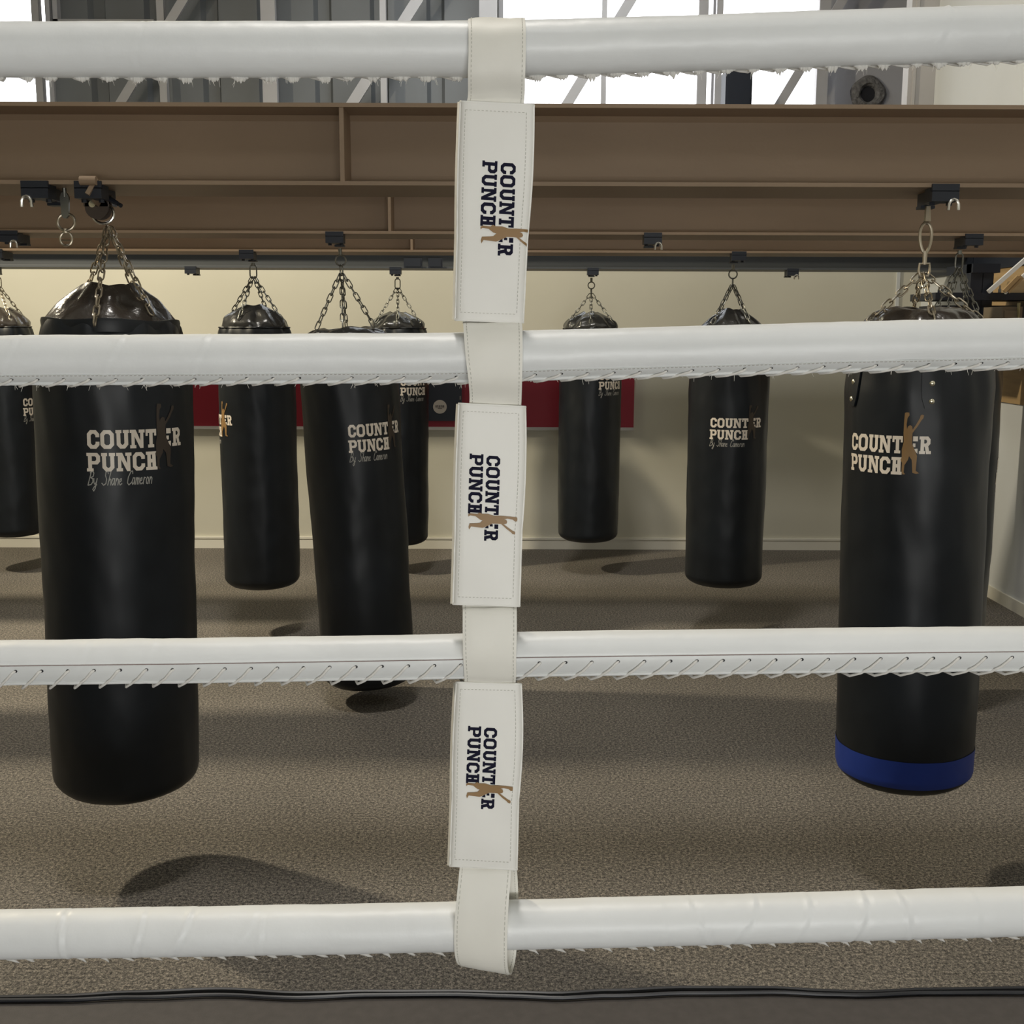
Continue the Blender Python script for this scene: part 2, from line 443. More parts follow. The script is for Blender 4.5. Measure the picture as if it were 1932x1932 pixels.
# flange on far wall
a = P(1637, 178, YF-.02)
rt = thing('pipe_flange', 'rough round pipe flange on the grey wall right of the windows', 'flange', a)
m = MB(); rows = []
for k, (rr, yy) in enumerate(((.185, .02), (.19, -.02), (.16, -.05), (.11, -.055), (.085, -.03), (.08, .0))):
    rows.append([a + Vector((cos(w)*rr*(1+.05*sin(5*w+k)), yy, sin(w)*rr*(1+.04*cos(4*w)))) for w in [2*pi*i/28 for i in range(28)]])
m.grid(rows, True); part(m, 'rim', ROUGHP, rt)
m = MB(); m.disc(a + Vector((0, .0, 0)), (0, -1, 0), .08, .004, 20); part(m, 'bore', HOLE, rt)
for w in (.3, 1.35, 2.4, 3.4, 4.45, 5.5):
    m = MB(); m.disc(a + Vector((cos(w)*.135, -.052, sin(w)*.135)), (0, -1, 0), .014, .012, 6); part(m, 'bolt', ROUGHP, rt)
# corner column near the top of the right wall
a = P(1716, 100, YB-.02); c = P(1746, 100, YB-.02)
m = MB(); m.box((a.x, YB-.02, 2.752), (XR-.001, YB+.1, ZC)); m.box((a.x+.03, YB-.035, 2.752), (a.x+.05, YB-.02, ZC))
tag(m.build('steel_column', POSTM), 'grey steel column in the upper right corner beside the pale wall', 'column')

# ------------------------------------------------------------------ back wall fittings
pr0 = P(250, 803, YB-.03); pr1 = P(1195, 803, YB-.03)
zr0 = pr0.z; zr1 = 1.52
m = MB(); m.box((pr0.x, YB-.045, zr0), (pr1.x, YB-.0005, zr1))
rp = tag(m.build('wall_panel', RED), 'long crimson panel fixed along the back wall behind the bags', 'panel')
m = MB(); m.box((pr0.x, YB-.05, zr0-.022), (pr1.x, YB-.0005, zr0)); part(m, 'shadow_strip', POSTM, rp)  # grey strip standing in for the thin shadow under the panel
a = P(762, 794, YB-.06); c = P(871, 725, YB-.06)
rt = thing('poster', 'black poster with a round white badge over the crimson panel', 'poster', (a.x, YB-.06, a.z))
m = MB(); m.box((a.x, YB-.062, a.z), (c.x, YB-.046, 1.5)); part(m, 'backing', POSTER, rt)
m = MB(); m.disc(P(830, 767.5, YB-.063), (0, -1, 0), .051, .004, 32); part(m, 'badge', POSTW, rt)
m = MB()
for i, (x0, x1, yy) in enumerate(((821.5,824,766),(825,827,765.5),(828,830.5,766),(831.5,833.5,765.5),(834.5,838,766))):
    s0 = P(x0, yy-1.5, YB-.0685); s1 = P(x1, yy+2.6, YB-.0685); m.box((s0.x, s0.y-.001, s1.z), (s1.x, s0.y+.001, s0.z))
s0 = P(826, 769.5, YB-.0685); s1 = P(834, 771, YB-.0685); m.box((s0.x, s0.y-.001, s1.z), (s1.x, s0.y+.001, s0.z))
part(m, 'badge_print', POSTD, rt)
m = MB(); s0 = P(867, 747, YB-.064); s1 = P(870, 754, YB-.064); m.box((s0.x, s0.y-.001, s1.z), (s1.x, s0.y+.001, s0.z))
part(m, 'small_print', POSTD, rt)
# pale panel at right, standing in for a brighter-lit part of the wall
a = P(1757, 546, YB-.03); c = P(1832, 506, YB-.03)
m = MB(); m.box((P(1757,540,YB-.03).x, YB-.05, P(1790, 554, YB-.03).z), (min(XR-.01, c.x), YB-.022, P(1790, 505, YB-.03).z))
tag(m.build('pale_panel', PALEP), 'pale panel standing in for the brighter-lit right corner of the back wall', 'board')

# ------------------------------------------------------------------ right wall: plywood band, black rack, poles
BZ0_ = CAMZ+.386
zt = BZ0_-.012
m = MB(); m.box((XR-.02, 5.2, 1.235), (XR-.0005, 7.3, BZ0_-.01))
tag(m.build('plywood_panel', PLY), 'tan plywood sheet on the right wall above the white lower part', 'panel')
def at_x(px, py, X):
    d = RM @ Vector(((px - 966) / F, (966 - py) / F, -1)); return O + d * (X / d.x)
m = MB()  # made-up black panels that darken the wall between the beam ends
for y0, y1 in ((5.3, 5.969), (5.97+.286, 7.589), (7.59+.286, YB-.001)):
    m.box((XR-.03, y0, BZ0_-.008), (XR-.0005, y1, BZ0_+.8))
m.box((XR-.03, 7.6, BZ0_+.0125), (XR-.0005, 7.72, BZ0_+.2))
tag(m.build('dark_cover', BLACKSTEEL), 'added dark cover darkening the right wall between the beam ends', 'dark cover')
rt = thing('storage_rack', 'black steel rack with a deep shelf against the right wall', 'rack', (2.75, 7.4, 0))
Yr = 6.62
a_sh = P(1850, 598, Yr-.38).x
x0 = P(1765, 560, Yr).x; zs = P(1850, 552, Yr).z; zs2 = P(1850, 566, Yr).z
m = MB(); m.box((x0, Yr, zs2), (XR-.02, Yr+.42, zs)); part(m, 'shelf', BLACKSTEEL, rt)
m = MB(); m.box((x0+.05, Yr+.03, zs2-.12), (XR-.03, Yr+.40, zs2-.03)); part(m, 'crossbeam', BLACKSTEEL, rt)
pxa = P(1834, 530, Yr).x; pxb = P(1886, 530, Yr).x
m = MB(); m.box((pxa, Yr+.02, 0), (pxa+.07, Yr+.09, zt)); part(m, 'upright', BLACKSTEEL, rt)
m = MB(); m.box((pxb-.09, Yr+.02, 0), (pxb-.03, Yr+.09, zt)); part(m, 'upright', BLACKSTEEL, rt)
m = MB(); m.box((a_sh, Yr-.38, 1.66), (XR-.03, Yr+.1, 1.69)); m.box((a_sh, Yr-.3, 1.60), (XR-.03, Yr-.28, 1.66)); part(m, 'lower_shelf', BLACKSTEEL, rt)
m = MB(); m.box((pxa+.01, Yr+.06, zs2-.3), (pxb-.01, Yr+.075, zt-.051)); part(m, 'back_panel', BLACKSTEEL, rt)
m = MB(); m.box((pxa, Yr-.0, zt-.05), (pxb, Yr+.4, zt)); part(m, 'top_rail', BLACKSTEEL, rt)
m = MB(); m.box((x0+.02, Yr+.1, 1.52), (XR-.03, Yr+.4, zs2-.15)); part(m, 'lower_bin', BLACKSTEEL, rt)
for i, (p0, p1, lb) in enumerate((((1862, 553), (1927, 496), 'upper pale metal pole slanting above the black rack shelf'),
                                  ((1893, 554), (1950, 505), 'lower pale metal pole slanting from the black rack shelf'))):
    a = P(*p0, Yr-.03 - i*.04); c = P(*p1, Yr-.03 - i*.04); d = c - a
    m = MB(); m.bar(a + d*.04, a + d*(1.25 if i == 0 else 1.0), .022, .022)
    tag(m.build('metal_pole', PALEP), lb, 'pole', 'poles slanting over the rack')
a = P(1894, 550, Yr-.08); c = P(1921, 522, Yr-.08)
m = MB(); m.bar(a, c, .02, .02); m.bar(a+Vector((.02,0,0)), c+Vector((.02,0,0)), .03, .012)
tag(m.build('wooden_stick', PLY), 'short wooden stick leaning between the two pale poles', 'stick')
for px, lb in ((1851, 'tiny pale bottle on the rack shelf near the left pole foot'), (1886, 'small pale bottle on the rack shelf between the two poles')):
    a = P(px, 552, Yr+.1); a.z = zs
    m = MB(); m.tube([a, a+Vector((0,0,.022)), a+Vector((0,0,.028)), a+Vector((0,0,.045))], [.009,.009,.004,.004], 10)
    tag(m.build('small_bottle', PALEP), lb, 'bottle')
for px in (1771, 1777):
    a = P(px, 548, Yr+.2); a.z = zs
    m = MB(); m.tube([a, a+Vector((0,0,.02)), a+Vector((0,0,.03))], [.007,.006,.003], 8)
    tag(m.build('small_peg', BLACKSTEEL), 'tiny dark peg standing on the left end of the rack shelf', 'peg', 'pegs on the rack shelf')
a = P(1883, 598, Yr-.3); c = P(1922, 579, Yr-.3)
m = MB(); m.box((a.x, Yr-.35, 1.691), (c.x, Yr-.1, c.z)); m.box((a.x+.01, Yr-.36, 1.70), (c.x-.01, Yr-.35, c.z-.02))
bx = tag(m.build('cardboard_box', CARD), 'brown box below the shelf of the black rack', 'box')
a = P(1921, 592, Yr-.4); c = P(1929, 571, Yr-.4)
m = MB(); m.box((a.x+.012, Yr-.378, 1.691), (c.x, Yr-.353, c.z)); m.box((a.x+.012, Yr-.378, 1.691), (c.x+.03, Yr-.353, 1.71))
tag(m.build('khaki_bracket', YEL), 'small khaki bracket at the right edge beside the brown box', 'bracket')

# ------------------------------------------------------------------ steel beams
BZ0 = CAMZ + .386; BH = .216; BW = .285
ROWY = [3.22, 4.84, 5.97, 7.59]
BL = ['nearest brown steel beam, spanning the frame above the bags', 'second brown steel beam, just behind the nearest one',
      'third brown steel beam back, a thin band under the second', 'farthest steel beam, lowest band just before the back wall']
for Y0, lb, stx in zip(ROWY, BL, ((650, 300), (737, 410), (778, 462), (1640, 495))):
    t = .011
    m = MB()
    m.box((XL, Y0, BZ0), (XR, Y0+BW, BZ0+t)); m.box((XL, Y0, BZ0+BH-t), (XR, Y0+BW, BZ0+BH))
    m.box((XL, Y0+BW/2-.005, BZ0+t), (XR, Y0+BW/2+.005, BZ0+BH-t))
    # root fillets
    for zz, sg in ((BZ0+t, 1), (BZ0+BH-t, -1)):
        m.add([(XL, Y0+BW/2-.005-.014, zz), (XR, Y0+BW/2-.005-.014, zz), (XR, Y0+BW/2-.005, zz+sg*.014), (XL, Y0+BW/2-.005, zz+sg*.014)], [(0,1,2,3)])
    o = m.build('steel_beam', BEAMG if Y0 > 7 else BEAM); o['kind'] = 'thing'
    tag(o, lb, 'beam', 'ceiling beams the bags hang from')
    if Y0 > 7: continue
    xs = P(*stx, Y0+.05).x
    m = MB(); m.box((xs-.006, Y0+.004, BZ0+t), (xs+.006, Y0+BW/2-.005, BZ0+BH-t)); s = m.build('stiffener_plate', BEAM, o)

# ------------------------------------------------------------------ clamps and hooks
def ring_path(c, r, ax1, ax2, n=20, ry=None):
    c = Vector(c); ax1 = Vector(ax1); ax2 = Vector(ax2); ry = r if ry is None else ry
    return [c + ax1 * cos(2*pi*i/n) * r + ax2 * sin(2*pi*i/n) * ry for i in range(n)]
def stadium(c, dL, dW, L, W, n=6):
    c = Vector(c); dL = Vector(dL).normalized(); dW = Vector(dW).normalized()
    h = L/2 - W/2; pts = []
    for i in range(n + 1):
        w = -pi/2 + pi*i/n; pts.append(c + dL*(h + cos(w)*W/2) + dW*sin(w)*W/2)
    for i in range(n + 1):
        w = pi/2 + pi*i/n; pts.append(c + dL*(-h + cos(w)*W/2) + dW*sin(w)*W/2)
    return pts
def chain_mesh(p, qq, L=.040, W=.018, wr=.0026, sag=0, phase=0):
    p = Vector(p); qq = Vector(qq); m = MB()
    tot = (qq - p).length; step = L - 2*wr - .004
    n = max(1, round(tot / step)); d = (qq - p).normalized()
    s = d.cross(Vector((0, 1, 0)));  s = s.normalized() if s.length > .05 else Vector((1, 0, 0))
    u = d.cross(s).normalized()
    for i in range(n):
        t = (i + .5) / n
        c = p + (qq - p) * t + Vector((0, 0, -sag * 4 * t * (1 - t)))
        a = (R(12) if (i + phase) % 2 else R(98)) + random.uniform(-.25, .25)
        m.tube(stadium(c, d, s*cos(a) + u*sin(a), tot/n + 2*wr + .004, W, 5), wr, 6, True)
    return m
def clamp_parts(root, px_side=1, hook=True):
    """root at the underside of flange centre; local coordinates"""
    m = MB(); w = .037; yf = -BW/2
    m.box((-w, yf+.004, -.038), (w, yf+.05, -.0005)); m.box((-.014, yf+.05, -.036), (.014, .03, -.0005)); m.box((-.02, -.02, -.044), (.02, .02, -.036))
    m.box((-w, yf-.010, -.038), (w, yf+.004, -.010)); m.box((-w, yf-.010, -.012), (w, yf-.001, .008))
    part(m, 'clamp_body', BLACKSTEEL, root, False)
    for sg in (-1, 1):
        m = MB(); m.disc((sg*.024, -.115, -.038), (0, 0, -1), .008, .008, 6); part(m, 'bolt', BLACKSTEEL, root, False)
    if hook:
        m = MB(); x = .022 * px_side
        pts = [Vector((x-.014, -.155, -.062)), Vector((x-.013, -.155, -.045)), Vector((x-.008, -.155, -.036)), Vector((x, -.155, -.033)),
               Vector((x+.008, -.155, -.036)), Vector((x+.013, -.155, -.045)), Vector((x+.014, -.155, -.062))]
        m.tube(pts, .0045, 8); part(m, 'shackle', CHROME, root, False)
CLG = 'black clamps gripping the beams'
def clamp(row, px, py, label, side=1, hook=True):
    Yc = ROWY[row] + BW/2
    x = P(px, py, Yc).x
    rt = thing('beam_clamp', label, 'clamp', (x, Yc, BZ0), group=CLG)
    clamp_parts(rt, side, hook)
    return rt
# empty clamps
clamp(0, 106, 365, 'black clamp on the nearest beam holding a bare swivel ring', -1)
clamp(1, 45, 453, 'empty black clamp on the second beam at far left')
clamp(2, 15, 487, 'empty black clamp on the third beam at far left', hook=False)
clamp(3, 371, 515, 'small empty black clamp on the farthest beam left of centre', hook=False)
clamp(1, 1224, 453, 'empty black clamp on the second beam right of the white strap')
clamp(3, 1486, 515, 'small empty clamp on the farthest beam right of centre', 1)
# thin dark patches on the front of the farthest beam
for (a, c, lb) in (((762, 487), (797, 503), 'wider dark patch on the farthest beam left of the strap'),
                   ((808, 487), (835, 506), 'narrower dark patch on the farthest beam nearest the strap')):
    y0 = ROWY[3] - .0
    p0 = P(*a, y0); p1 = P(*c, y0)
    m = MB(); m.box((p0.x, y0-.014, BZ0-.0), (p1.x, y0-.001, p0.z)); m.box((p0.x+.01, y0-.018, BZ0+.01), (p1.x-.01, y0-.014, p0.z-.01))
    tag(m.build('dark_patch', BLACKSTEEL), lb, 'plate', 'dark patches on the farthest beam')

# swivel ring hanging from the nearest beam, left
c0 = P(122, 372, ROWY[0]+.09)
rt = thing('swivel_hook', 'bare steel swivel ring hanging left of the nearest big bag', 'hook', c0)
m = MB(); pl = [(-.012, .0), (-.007, .012), (.007, .012), (.013, .0), (.010, -.05), (.003, -.058), (-.006, -.058), (-.010, -.05)]
v = [c0 + Vector((x, -.005, z)) for x, z in pl] + [c0 + Vector((x, .005, z)) for x, z in pl]; n = len(pl)
m.add(v, [tuple(range(n)), tuple(range(2*n-1, n-1, -1))] + [(i, i+n, (i+1)%n+n, (i+1)%n) for i in range(n)])
m.tube([c0+Vector((0,.0,.0)), c0+Vector((0,.0,.04))], .006, 8)
part(m, 'shackle_plate', DCHAIN, rt)
cr = P(125, 419, ROWY[0]+.09)
m = MB(); m.tube(ring_path(cr, .024, (1,0,0), (0,.2,.98), 24), .0042, 8, True); part(m, 'ring', CHAIN, rt)
cs = P(125, 451, ROWY[0]+.09)
m = MB(); m.tube(ring_path(cs, .017, (1,0,0), (0,.1,1), 20, .019), .0036, 8, True); m.tube([cs+Vector((0,0,.016)), cs+Vector((0,0,.028))], [.009,.009], 10)
m.tube([cs+Vector((-.012,0,-.004)), cs+Vector((.012,0,-.004))], .003, 6)
part(m, 'swivel_eye', CHAIN, rt)

# ------------------------------------------------------------------ punching bags
BG = 'black punching bags hung from the beams'
def make_bag(label, row, hpx, hpy, botpx, botpy, r, capz, rtop, cap='cone', txt=None, tilt=0, tiltx=0, seed=1, mats=(CAP, CHAIN),
             hang='ring', anchors=(45, 135, 225, 315), rimf=.86, rimz=.02, bron=None, silv=None, extra=None, caps=(.047, .052), chain_to=None, collar=False, topz=None):
    Yb = ROWY[row] + BW/2
    hx = P(hpx, hpy, Yb).x
    H = Vector((hx, Yb, BZ0))
    clamp_rt = thing('beam_clamp', label[1], 'clamp', H, group=CLG)
    clamp_parts(clamp_rt, 1, extra == 'blue')
    hz = BZ0 - .05
    root = thing('punching_bag', label[0], 'punching bag', (hx, Yb, hz), (R(tiltx), R(tilt), 0), BG)
    zb = P(botpx, botpy, Yb - r*.62).z - hz - .004          # local z of bottom
    zr = CAMZ + rimz - hz                            # rim
    zt = CAMZ + capz - hz                            # cap top
    rnd = random.Random(seed)
    th0 = -math.atan2(hx, Yb)                        # azimuth that faces the camera
    ph = [rnd.uniform(0, 6.28) for _ in range(8)]
    def rad(th, z):
        d = zr - z
        k = r * (rimf + (1-rimf) * min(1, max(0, d/.17))**.6)
        k *= 1 - .02 * max(0, (d-.3)) / (zr-zb)
        k += .006*math.exp(-d/.16)*sin(9*th+ph[0]+d*9) + .0055*math.exp(-d/.10)*sin(4*th+ph[1]) + .0036*math.exp(-d/.22)*sin(15*th+ph[2]-d*14)
        nn = noise.noise(Vector((cos(th)*1.6, sin(th)*1.6, z*3.2 + seed*7)))
        k += .006*nn + .002*noise.noise(Vector((cos(th)*4, sin(th)*4, z*11 + seed*3)))
        return k
    def S(th, z, off=0):
        k = rad(th, z) + off
        return Vector((sin(th)*k, -cos(th)*k, z))
    # body
    nth = 96; rows = []
    eb = .07
    nz = 80
    zs = [zr - (zr - zb - eb) * i / nz for i in range(nz + 1)]
    for z in zs: rows.append([S(2*pi*k/nth, z) for k in range(nth)])
    for i in range(1, 9):
        w = pi/2*i/8
        row_ = []
        for k in range(nth):
            th = 2*pi*k/nth; rr = rad(th, zb+eb) - eb*1.15*(1-cos(w)); z = zb + eb - eb*.8*sin(w)
            row_.append(Vector((sin(th)*rr, -cos(th)*rr, z)))
        rows.append(row_)
    for fr in (.6, .3, .03):
        rows.append([Vector((p.x*fr, p.y*fr, zb + eb*.2*(fr*fr))) for p in rows[-1 if fr == .6 else -1]] if False else
                    [Vector((sin(2*pi*k/nth)*(r-eb)*fr, -cos(2*pi*k/nth)*(r-eb)*fr, zb + eb*.2*fr*fr)) for k in range(nth)])
    m = MB(); m.grid(rows, True); part(m, 'bag_body', BAG, root, False, angle=50)
    # cap
    m = MB(); rows = []; nr = 14
    r0 = r*(rimf+.005)
    for i in range(nr + 1):
        t = i/nr; row_ = []
        for k in range(nth):
            th = 2*pi*k/nth
            cr_ = max(abs(cos(2*(th - R(anchors[0])))) , .0)
            f = (1-t)
            if cap == 'cone': base = rtop + (r0-rtop)*f; zz = zr + (zt-zr)*t**.92
            elif cap == 'dome': base = rtop + (r0-rtop)*(1 - t**2.1); zz = zr + (zt-zr)*t**1.05
            else: base = rtop + (r0-rtop)*f; zz = zr + (zt-zr)*(1-(1-t)**2)
            amp = .010 if cap == 'cone' else .014
            base += amp*sin(pi*min(1,t*1.1))*(cr_-.5) + .006*sin(11*th+ph[3])*sin(pi*t) + .01*noise.noise(Vector((cos(th)*2, sin(th)*2, t*3+seed)))*sin(pi*t)
            base += .010*sin(pi*min(1, t*1.05))*(abs(sin(4*(th-R(anchors[0]))))-.6)
            zz += .004*t*cos(4*(th - R(anchors[0]))) + .003*t*sin(3*th+ph[4])
            row_.append(Vector((sin(th)*base, -cos(th)*base, zz)))
        rows.append(row_)
    # inward lip and the inside of the opening
    rows.append([Vector((p.x*.93, p.y*.93, p.z-.004)) for p in rows[-1]])
    rows.append([Vector((p.x*.85, p.y*.85, p.z-.05)) for p in rows[-1]])
    rows.append([Vector((p.x*.03, p.y*.03, zt-.075)) for p in rows[-1]])
    m.grid(rows, True); part(m, 'bag_cap', mats[0], root, False, angle=60)
    # rim seam / collar
    m = MB()
    if collar:
        rr = [[S(2*pi*k/nth, zr)*1 for k in range(nth)]]
        prof = [(.0, -.035), (.006, -.034), (.009, -.005), (.007, .003), (-.004, .004)]
        rows = []
        for dr, dz in prof:
            rows.append([Vector((sin(w)*(r0+dr+.004*sin(3*w+ph[5])), -cos(w)*(r0+dr+.004*sin(3*w+ph[5])), zr+dz+.003*sin(5*w))) for w in [2*pi*k/nth for k in range(nth)]])
        m.grid(rows, True); part(m, 'collar', BAG, root, False)
    else:
        m.tube([S(2*pi*k/64, zr, .002)+Vector((0,0,.001)) for k in range(64)], .0045, 6, True); part(m, 'rim_piping', BAG, root, False)
    # hanging hardware
    cm = mats[1]
    if hang == 'ring':
        m = MB(); m.tube([(0,0,.0), (0,0,-.028)], .008, 8); m.tube(ring_path((0,0,-.05), .022, (1,0,0), (0,0,1), 22), .0038, 8, True)
        part(m, 'hook_ring', cm, root, False)
        m = MB(); m.tube(stadium((0,0,-.092), (0,0,1), (.3,1,0), .044, .024), .0034, 8, True); part(m, 'swivel_eye', cm, root, False)
        z0 = -.108
    elif hang == 'dring':
        z0 = -.055
    elif hang == 'carabiner':
        m = MB(); m.tube([(0,-.02,.012), (0,-.02,-.03)], [.008,.011], 8); part(m, 'shackle_plate', cm, root, False)
        m = MB(); pts = []
        for i in range(28):
            w = 2*pi*i/28; zz = sin(w); rx = .019 if zz > 0 else .014
            taper = .020 if zz >= 0 else .0125
            pts.append(Vector((cos(w)*(.0165+.0035*zz), -.012, -.075 + zz*.042 if abs(zz) < .999 else -.075+zz*.042)))
        m.tube(pts, .0046, 8, True); part(m, 'carabiner', CHROME if False else cm, root, False)
        m = MB(); m.tube([(0,-.012,-.112), (0,-.012,-.15)], [.0075,.006], 8); part(m, 'swivel_barrel', cm, root, False)
        sq = [(-.014,-.012,-.148),(.014,-.012,-.148),(.016,-.012,-.168),(.011,-.012,-.182),(-.011,-.012,-.182),(-.016,-.012,-.168)]
        m = MB(); m.tube(sq, .0038, 8, True); part(m, 'swivel_eye', cm, root, False)
        z0 = -.178
    elif hang == 'link':
        m = MB(); m.tube([(0,0,.0), (0,0,-.016)], .01, 8); m.tube(stadium((0,0,-.045), (0,0,1), (1,.2,0), .07, .034, 8), .0036, 8, True)
        part(m, 'carabiner', cm, root, False)
        z0 = -.076
    top = Vector((0, 0, z0))
    for i, a in enumerate(anchors):
        w = R(a) + th0
        if chain_to is not None and i in chain_to: ra, za = chain_to[i]
        else: ra, za = .80*r, zr + (zt-zr)*.25 + .012
        e = Vector((sin(w)*ra, -cos(w)*ra, za))
        st = top + Vector((sin(w)*.007, -cos(w)*.007, 0))
        # break the chain at the opening so it lies over the cap
        mid = Vector((sin(w)*(rtop+.022), -cos(w)*(rtop+.022), zt+.008))
        lin = st + (e-st)*((rtop+.022)/max(ra, .001))
        if cap != 'flat' and mid.z > lin.z:
            m = chain_mesh(st, mid, phase=i); m2 = chain_mesh(mid, e, phase=i+1)
            b0 = len(m.v); m.v += m2.v; m.f += [tuple(k+b0 for k in f) for f in m2.f]; m.m += m2.m
        else: m = chain_mesh(st, e, phase=i)
        part(m, 'chain', cm, root, False)
    # printed logo
    if txt:
        lpx, tpy, x0_, hu, hv = txt[:5]
        from mathutils import Euler
        WM = Matrix.Translation((hx, Yb, hz)) @ Euler((R(tiltx), R(tilt), 0)).to_matrix().to_4x4()
        def proj(th, z):
            v = RM.transposed() @ (WM @ S(th, z) - O); return 966 + F*v.x/(-v.z), 966 - F*v.y/(-v.z)
        def solve(px, z):
            lo, hi = th0 - 1.45, th0 + 1.45
            for _ in range(40):
                md = (lo+hi)/2
                if proj(md, z)[0] < px: lo = md
                else: hi = md
            return lo
        zl = P(lpx, tpy, Yb - r*.8).z - hz
        for _ in range(6):
            thl = solve(lpx, zl)
            e = proj(thl, zl)[1] - tpy; zl += e*Yb/F
        if len(txt) > 5:
            th2 = solve(txt[5], zl); hu = (th2-thl)*r/(txt[6]-x0_)
        anchor_u = x0_
        def fn(o):
            return lambda x, y: S(thl + (x - anchor_u)*hu/r, zl - (1 - y)*hv, o)
        for tx in (TEXT, TEXT3, TEXT2):
            m = MB(); put_quads(m, tx, fn(.0012), 3); part(m, 'lettering', silv or SILVER, root, False, angle=80)
        m = MB(); put_poly(m, FIG, fn(.0018), 2); part(m, 'boxer_print', bron or DBRONZE, root, False, angle=80)
        if extra != 'blue':
            m = MB(); put_quads(m, SIGN, fn(.0012), 1); part(m, 'signature_print', DULLSILVER, root, False, angle=80)
    if extra == 'blue':
        z1 = P(botpx, 1441, Yb-r).z - hz; z2 = P(botpx, 1493, Yb-r).z - hz
        m = MB(); rows = []
        for i in range(9):
            z = z1 + (z2-z1)*i/8
            rows.append([None]*nth)
            for k in range(nth):
                th = 2*pi*k/nth
                if z > zb+eb: rr = rad(th, z)+.0015
                else:
                    sw = min(1, (zb+eb-z)/(eb*.8)); rr = rad(th, zb+eb) - eb*1.15*(1-math.sqrt(max(0,1-sw*sw))) + .002
                rows[-1][k] = Vector((sin(th)*rr, -cos(th)*rr, z))
        m.grid(rows, True); part(m, 'blue_band', BLUE, root, False, angle=60, label='royal blue band near the bottom')
        # anchor tabs with rivets
        for a, zt0, zt1 in ((10, 755, 733), (-58, 752, 729), (100, 755, 733), (190, 755, 733)):
            w = th0 + R(a)
            ztip = P(1764, 771, Yb-r).z - hz; z1r = P(1764, 757, Yb-r).z-hz; z2r = P(1764, 723, Yb-r).z-hz
            m = MB(); rows = []; hwid = .027/r
            for off in (.0008, .0045):
                pts = []
                for x, z in ((-1, zr-.01), (1, zr-.01), (1, ztip+.02), (.55, ztip), (-.55, ztip), (-1, ztip+.02)):
                    pts.append((x, z, off))
                rows.append(pts)
            n = 8
            g = []
            for j in range(n+1):
                z = (zr-.01) + (ztip-(zr-.01))*j/n
                wd = hwid*(1 if j < n-1 else (.9 if j == n-1 else .62))
                g.append([S(w - wd, z, .001)] + [S(w - wd + 2*wd*k/6, z, .0055) for k in range(7)] + [S(w + wd, z, .001)])
            m.grid(g); m.add(g[-1], [tuple(range(9))])
            tb = part(m, 'anchor_tab', BAG, root, False)
            for zz in (z1r, z2r):
                m = MB(); p = S(w, zz, .0055); nn = Vector((p.x, p.y, 0)).normalized()
                rws = []
                e1 = nn.cross(Vector((0,0,1))).normalized()
                for rr_, hh in ((.0078,0),(.0072,.002),(.005,.0036),(.002,.0042),(.0002,.0043)):
                    rws.append([p + nn*hh + e1*cos(2*pi*k/16)*rr_ + Vector((0,0,1))*sin(2*pi*k/16)*rr_ for k in range(16)])
                m.grid(rws, True); m.build('rivet', BRASS, tb)
    return root

# row 1
make_bag(('nearest big black bag at left, pointed cap and wide collar', 'large clamp bracket on the nearest beam above the big left bag'), 0, 203, 385, 240, 1519, .220, .122, .078,
         'cone', (164, 811, 0, .0468, .052, 294, 4.27), seed=3, tilt=1.0, rimf=.83, hang='dring', anchors=(-12, 38, 150, 208), collar=True,
         chain_to={0: (.215, -.0), 1: (.17, 0)} and {0: (.216, CAMZ+.008-(BZ0-.05)), 1: (.175, CAMZ+.04-(BZ0-.05))})
make_bag(('right foreground black bag with a blue band at its bottom', 'black clamp on the nearest beam above the blue-banded bag'), 0, 1747, 375, 1697, 1503, .207, .063, .085,
         'flat', (1609, 816, 0, .0395, .049, 1757, 6.15), seed=5, tilt=-1.1, bron=BRONZE, hang='carabiner', anchors=(12, 100, 190, -58), rimz=-.0, extra='blue')
# row 2
make_bag(('tall leaning black bag hanging lowest between left bag and strap', 'black clamp on the second beam above the tall leaning bag'), 1, 641, 453, 668, 1307, .211, .0, .09,
         'flat', (656, 802, 0, .052, .053, 720, 3.49), tilt=-2.9, seed=8, hang='ring', anchors=(-70, -5, 70, 178), rimz=-.035, mats=(CAPG, DCHAIN),
         chain_to={i: (.13, CAMZ+.002-(BZ0-.05)) for i in range(4)})
make_bag(('black bag half hidden behind the blue-banded bag at right', 'dark clamp on the second beam above the half-hidden right bag'), 1, 1812, 455, 1778, 1260, .209, -.0, .09,
         'flat', (1882, 864, 0, .047, .052), seed=12, hang='link', anchors=(-60, -20, 60, 150), rimz=-.06, mats=(CAPG, DCHAIN),
         chain_to={i: (.14, CAMZ+.0-(BZ0-.05)) for i in range(4)})
# row 3
make_bag(('black bag with a lumpy shiny cap, left of the leaning bag', 'black clamp on the third beam above the lumpy-capped bag'), 2, 477, 486, 493, 1117, .203, .118, .05,
         'dome', (437, 784, 6.15, .046, .052), seed=15, bron=BRONZE, hang='link', anchors=(-30, 60, 150, 240), mats=(CAPG, DCHAIN), rimz=.0)
make_bag(('black bag with a silver-edged cap opening, centre right', 'dark clamp on the third beam above the silver-edged bag'), 2, 1384, 486, 1367, 1113, .211, .105, .05,
         'cone', (1341, 788, 0, .047, .050), seed=18, hang='ring', anchors=(-35, 35, 145, 215), mats=(CAPG, DCHAIN), rimz=-.01)
